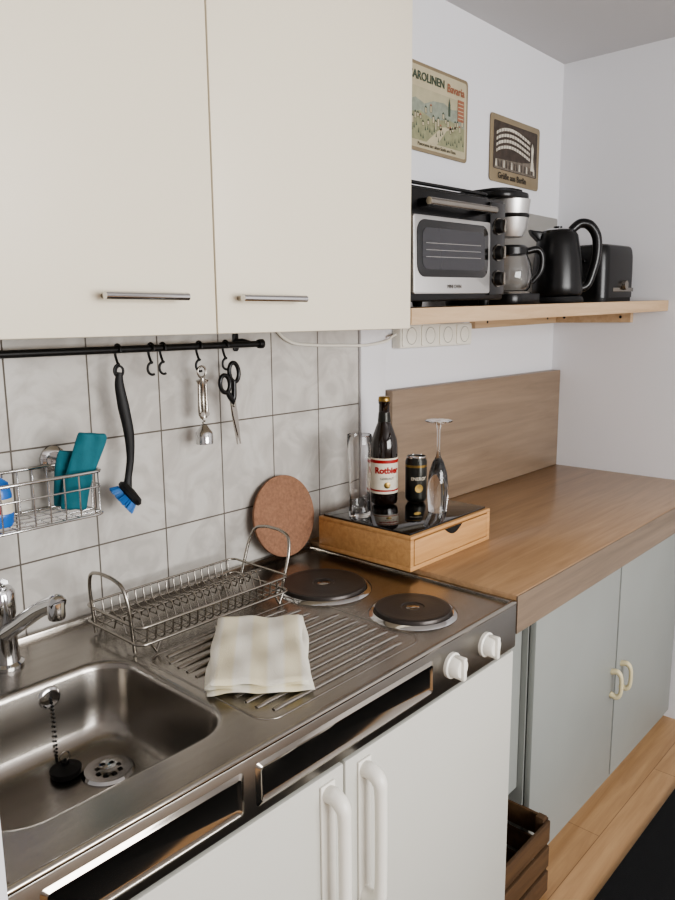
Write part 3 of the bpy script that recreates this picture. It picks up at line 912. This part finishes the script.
HB = RZ - .046

# dish brush
db = group("dish_brush", (.731, RY - .006, HB + .004), (0, 0, rad(-20)))
hp = catmull([(0, 0, .002), (-.002, 0, -.02), (.003, 0, -.06), (.010, 0, -.11), (.010, 0, -.155), (.004, -.002, -.190), (.000, -.006, -.212)], 6)
tube(db, "handle", hp, [.005, .0085, .0105, .0095, .0070, .0065, .009], M_blackmat, seg=14, flat=.6, flat_axis=(0, 1, 0))
tube(db, "hanging_loop", [(.0065 * math.cos(t * math.pi / 8), 0, .004 + .009 * math.sin(t * math.pi / 8)) for t in range(16)], .0022, M_blackmat, cyc=True)
dirv = Vector((.66, -.05, .50)).normalized()
q_ = dirv.to_track_quat('Z', 'Y')
hM = Matrix.Translation((.000, -.012, -.222)) @ q_.to_matrix().to_4x4()
hd = group("tmp2"); hd.name = "brush_head"; hd.parent = db; hd.matrix_local = hM
lathe(hd, "head_disc", [(0, -.004), (.018, -.004), (.027, .000), (.028, .006), (.022, .012), (0, .014)], M_blackmat, seg=36)
bm = bmesh.new()
for k in range(360):
    a = random.random() * 6.283
    rr_ = math.sqrt(random.random()) * .024
    p = Vector((rr_ * math.cos(a), rr_ * math.sin(a), -.003))
    q = p + Vector((p.x * .30, p.y * .30, -.013 - random.random() * .003))
    tube_bm(bm, [p, q], .0010, 4)
fin(bm, "bristles", M_blue, hd, smooth=False)

# corkscrew / bottle opener
cs = group("corkscrew", (.914, RY - .006, HB + .002))
tube(cs, "top_ring", [(.010 * math.cos(t * math.pi / 10), 0, -.006 + .011 * math.sin(t * math.pi / 10)) for t in range(20)], .0022, M_wire, cyc=True)
lathe(cs, "shaft", [(0, -.016), (.005, -.018), (.006, -.03), (.004, -.034), (.004, -.085), (.0065, -.088), (.0065, -.098), (0, -.1)], M_wire, seg=20)
lathe(cs, "bell", [(.006, -.112), (.013, -.122), (.0175, -.128), (.0175, -.150), (.0165, -.150), (.0165, -.130), (.012, -.120), (0, -.114)], M_chrome, seg=30)
for s in (-1, 1):
    tube(cs, "arm_%s" % ("l" if s < 0 else "r"), [(s * .004, 0, -.098), (s * .008, 0, -.085), (s * .0085, 0, -.055), (s * .008, 0, -.030), (s * .010, 0, -.022)], [.0035, .004, .003, .003, .005], M_wire, seg=10, smooth=5)
    lathe(cs, "pivot", [(0, -.004), (.005, -.004), (.005, .004), (0, .004)], M_wire, (s * .006, -.002, -.09), (rad(90), 0, 0), seg=16)
sp_ = [(.0028 * math.cos(t * .9), .0028 * math.sin(t * .9), -.098 - t * .0010) for t in range(44)]
tube(cs, "screw_worm", sp_, .0011, M_wire, seg=6)

# scissors
sc = group("scissors", (.981, RY - .006, HB), (0, rad(-8), 0))
for s in (-1, 1):
    cxx = s * .015
    zz = -.012 if s > 0 else -.030
    nm = "l" if s < 0 else "r"
    tube(sc, "finger_loop_" + nm, [(cxx + .0125 * math.cos(t * math.pi / 10), s * .0015, zz + (.020 if s > 0 else .018) * math.sin(t * math.pi / 10)) for t in range(20)], .0046, M_black, seg=10, cyc=True)
    tube(sc, "shank_" + nm, [(s * .012, s * .0015, zz - .017), (s * .006, s * .0015, -.060), (0, s * .0015, -.072)], [.005, .006, .005], M_black, seg=10, smooth=4)
    extrude(sc, "blade_" + nm, [(-.006, -.066), (.006, -.066), (-s * .001 + .006, -.10), (-s * .003 + .001, -.162), (-s * .003 - .001, -.162), (-s * .001 - .006, -.10)], .0016, M_wire, Matrix.Translation((0, s * .0012 + .0008, 0)) @ XZ)
lathe(sc, "pivot_screw", [(0, .002), (.003, .002), (.004, 0)], M_wire, (0, -.0028, -.078), (rad(90), 0, 0), seg=14)

# ------------------------------------------------------------ wire basket with contents
wb = group("wire_basket")
kx0, kx1, ky0, ky1, kz0, kz1 = .400, .648, -.125, -.014, 1.056, 1.130
W = []
for z, r_ in ((kz1, .0030), (kz1 - .026, .0016), (kz0, .0024)):
    W.append(([(p[0], p[1], z) for p in rrect((kx0 + kx1) / 2, (ky0 + ky1) / 2, kx1 - kx0, ky1 - ky0, .018, 5)], r_, True))
for i in range(9):
    x = kx0 + .02 + i * .026
    W.append(([(x, ky0, kz1), (x, ky0, kz0), (x, ky1, kz0), (x, ky1, kz1)], .0014, False))
for i in range(4):
    y = ky0 + .02 + i * .024
    W.append(([(kx0, y, kz1), (kx0, y, kz0), (kx1, y, kz0), (kx1, y, kz1)], .0014, False))
wires(wb, "wire_frame", W, M_chrome)
for x in (.43, .618):
    lathe(wb, "suction_cap", [(.024, 0), (.0235, .004), (.017, .008), (.014, .009), (.013, .006), (0, .006)], M_chrome, (x, -.0065, 1.140), (rad(90), 0, 0), seg=32)
tcg = group("cleaning_cloth", (.610, -.082, kz0 + .0075), (rad(5), rad(8), rad(-18)))
def slab(parent, nm, outline, th_, m, yoff, wob):
    bm = bmesh.new()
    n = 10
    F, Bk = [], []
    for (z, xl, xr) in outline:
        F.append([bm.verts.new((xl + (xr - xl) * k / n, yoff - th_ / 2 * math.sqrt(max(.05, 1 - (2 * k / n - 1) ** 4)) + wob * math.sin(k * 1.3 + z * 60), z)) for k in range(n + 1)])
        Bk.append([bm.verts.new((xl + (xr - xl) * k / n, yoff + th_ / 2 * math.sqrt(max(.05, 1 - (2 * k / n - 1) ** 4)) + wob * math.sin(k * 1.3 + z * 60), z)) for k in range(n + 1)])
    for i in range(len(outline) - 1):
        for k in range(n):
            bm.faces.new((F[i][k], F[i][k + 1], F[i + 1][k + 1], F[i + 1][k]))
            bm.faces.new((Bk[i][k], Bk[i + 1][k], Bk[i + 1][k + 1], Bk[i][k + 1]))
        bm.faces.new((F[i][0], F[i + 1][0], Bk[i + 1][0], Bk[i][0]))
        bm.faces.new((F[i][n], Bk[i][n], Bk[i + 1][n], F[i + 1][n]))
    for r_ in (0, -1):
        for k in range(n):
            bm.faces.new((F[r_][k], Bk[r_][k], Bk[r_][k + 1], F[r_][k + 1]))
    o = fin(bm, nm, m, parent, angle=60)
    sm = o.modifiers.new("sub", 'SUBSURF'); sm.levels = 1; sm.render_levels = 2
    return o
slab(tcg, "fold_front", [(0, -.022, .022), (.03, -.023, .022), (.06, -.020, .026), (.09, -.014, .034), (.12, -.008, .043), (.130, -.006, .044), (.136, -.004, .040)], .012, M_teal, -.010, .0018)
slab(tcg, "fold_back", [(0, -.030, .010), (.03, -.032, .012), (.06, -.034, .012), (.085, -.034, .012), (.100, -.030, .010)], .014, M_teal, .008, .0018)
dt = group("detergent_bottle", (.478, -.080, kz0 + .0035), (0, 0, rad(-30)))
lathe(dt, "bottle_body", [(0, 0), (.026, 0), (.029, .005), (.029, .052), (.025, .070), (.013, .080), (.011, .082), (0, .082)], M_detblue, seg=40, sy=.72)
lathe(dt, "bottle_label", [(.0292, .014), (.0296, .0142), (.0296, .046), (.0292, .0462)], M_cream2, seg=40, sy=.73)
lathe(dt, "bottle_cap", [(.012, .081), (.012, .090), (.008, .093), (0, .094)], M_red, seg=24)
lathe(dt, "label_spot", [(0, .001), (.011, .001), (.012, 0)], M_red, (0.004, -.0217, .032), (rad(90), 0, 0), seg=24)
lathe(dt, "label_stripe", [(.0297, .014), (.0299, .0142), (.0299, .022), (.0297, .0222)], M_detblue, seg=40, sy=.73)

# ------------------------------------------------------------ lights / world
def area(name, loc, tgt, sx, sy, pw, col):
    l = bpy.data.lights.new(name, 'AREA')
    l.shape = 'RECTANGLE'; l.size = sx; l.size_y = sy
    l.energy = pw; l.color = col
    o = bpy.data.objects.new(name, l)
    o.location = loc
    d = Vector(tgt) - Vector(loc)
    o.rotation_euler = d.to_track_quat('-Z', 'Y').to_euler()
    COL.objects.link(o)
area("window_daylight", ((WX0 + WX1) / 2, YF + .02, (WZ0 + WZ1) / 2), ((WX0 + WX1) / 2, 0, (WZ0 + WZ1) / 2 - .1), WX1 - WX0 - .12, WZ1 - WZ0 - .12, 92, (1, .985, .965))
wd = bpy.data.worlds.new("world")
scene.world = wd
wd.use_nodes = True
wd.node_tree.nodes["Background"].inputs[0].default_value = (.75, .85, 1, 1)
wd.node_tree.nodes["Background"].inputs[1].default_value = 1.0
try:
    scene.view_settings.look = 'AgX - Medium High Contrast'
except Exception:
    pass

# ------------------------------------------------------------ camera
cam = bpy.data.cameras.new("camera")
cam.sensor_fit = 'VERTICAL'
cam.sensor_height = 24
cam.lens = 744 / 900 * 24
cam.clip_start = .02
co = bpy.data.objects.new("camera", cam)
R = Vector((.6714, -.7411, -.0091)); U = Vector((.1352, .1104, .9847)); B = Vector((-.7287, -.6623, .1743))
R.normalize(); U = (U - R * U.dot(R)).normalized(); B = R.cross(U)
mt = Matrix(((R.x, U.x, B.x, 0), (R.y, U.y, B.y, -1.25), (R.z, U.z, B.z, 1.38), (0, 0, 0, 1)))
co.matrix_world = mt
COL.objects.link(co)
scene.camera = co
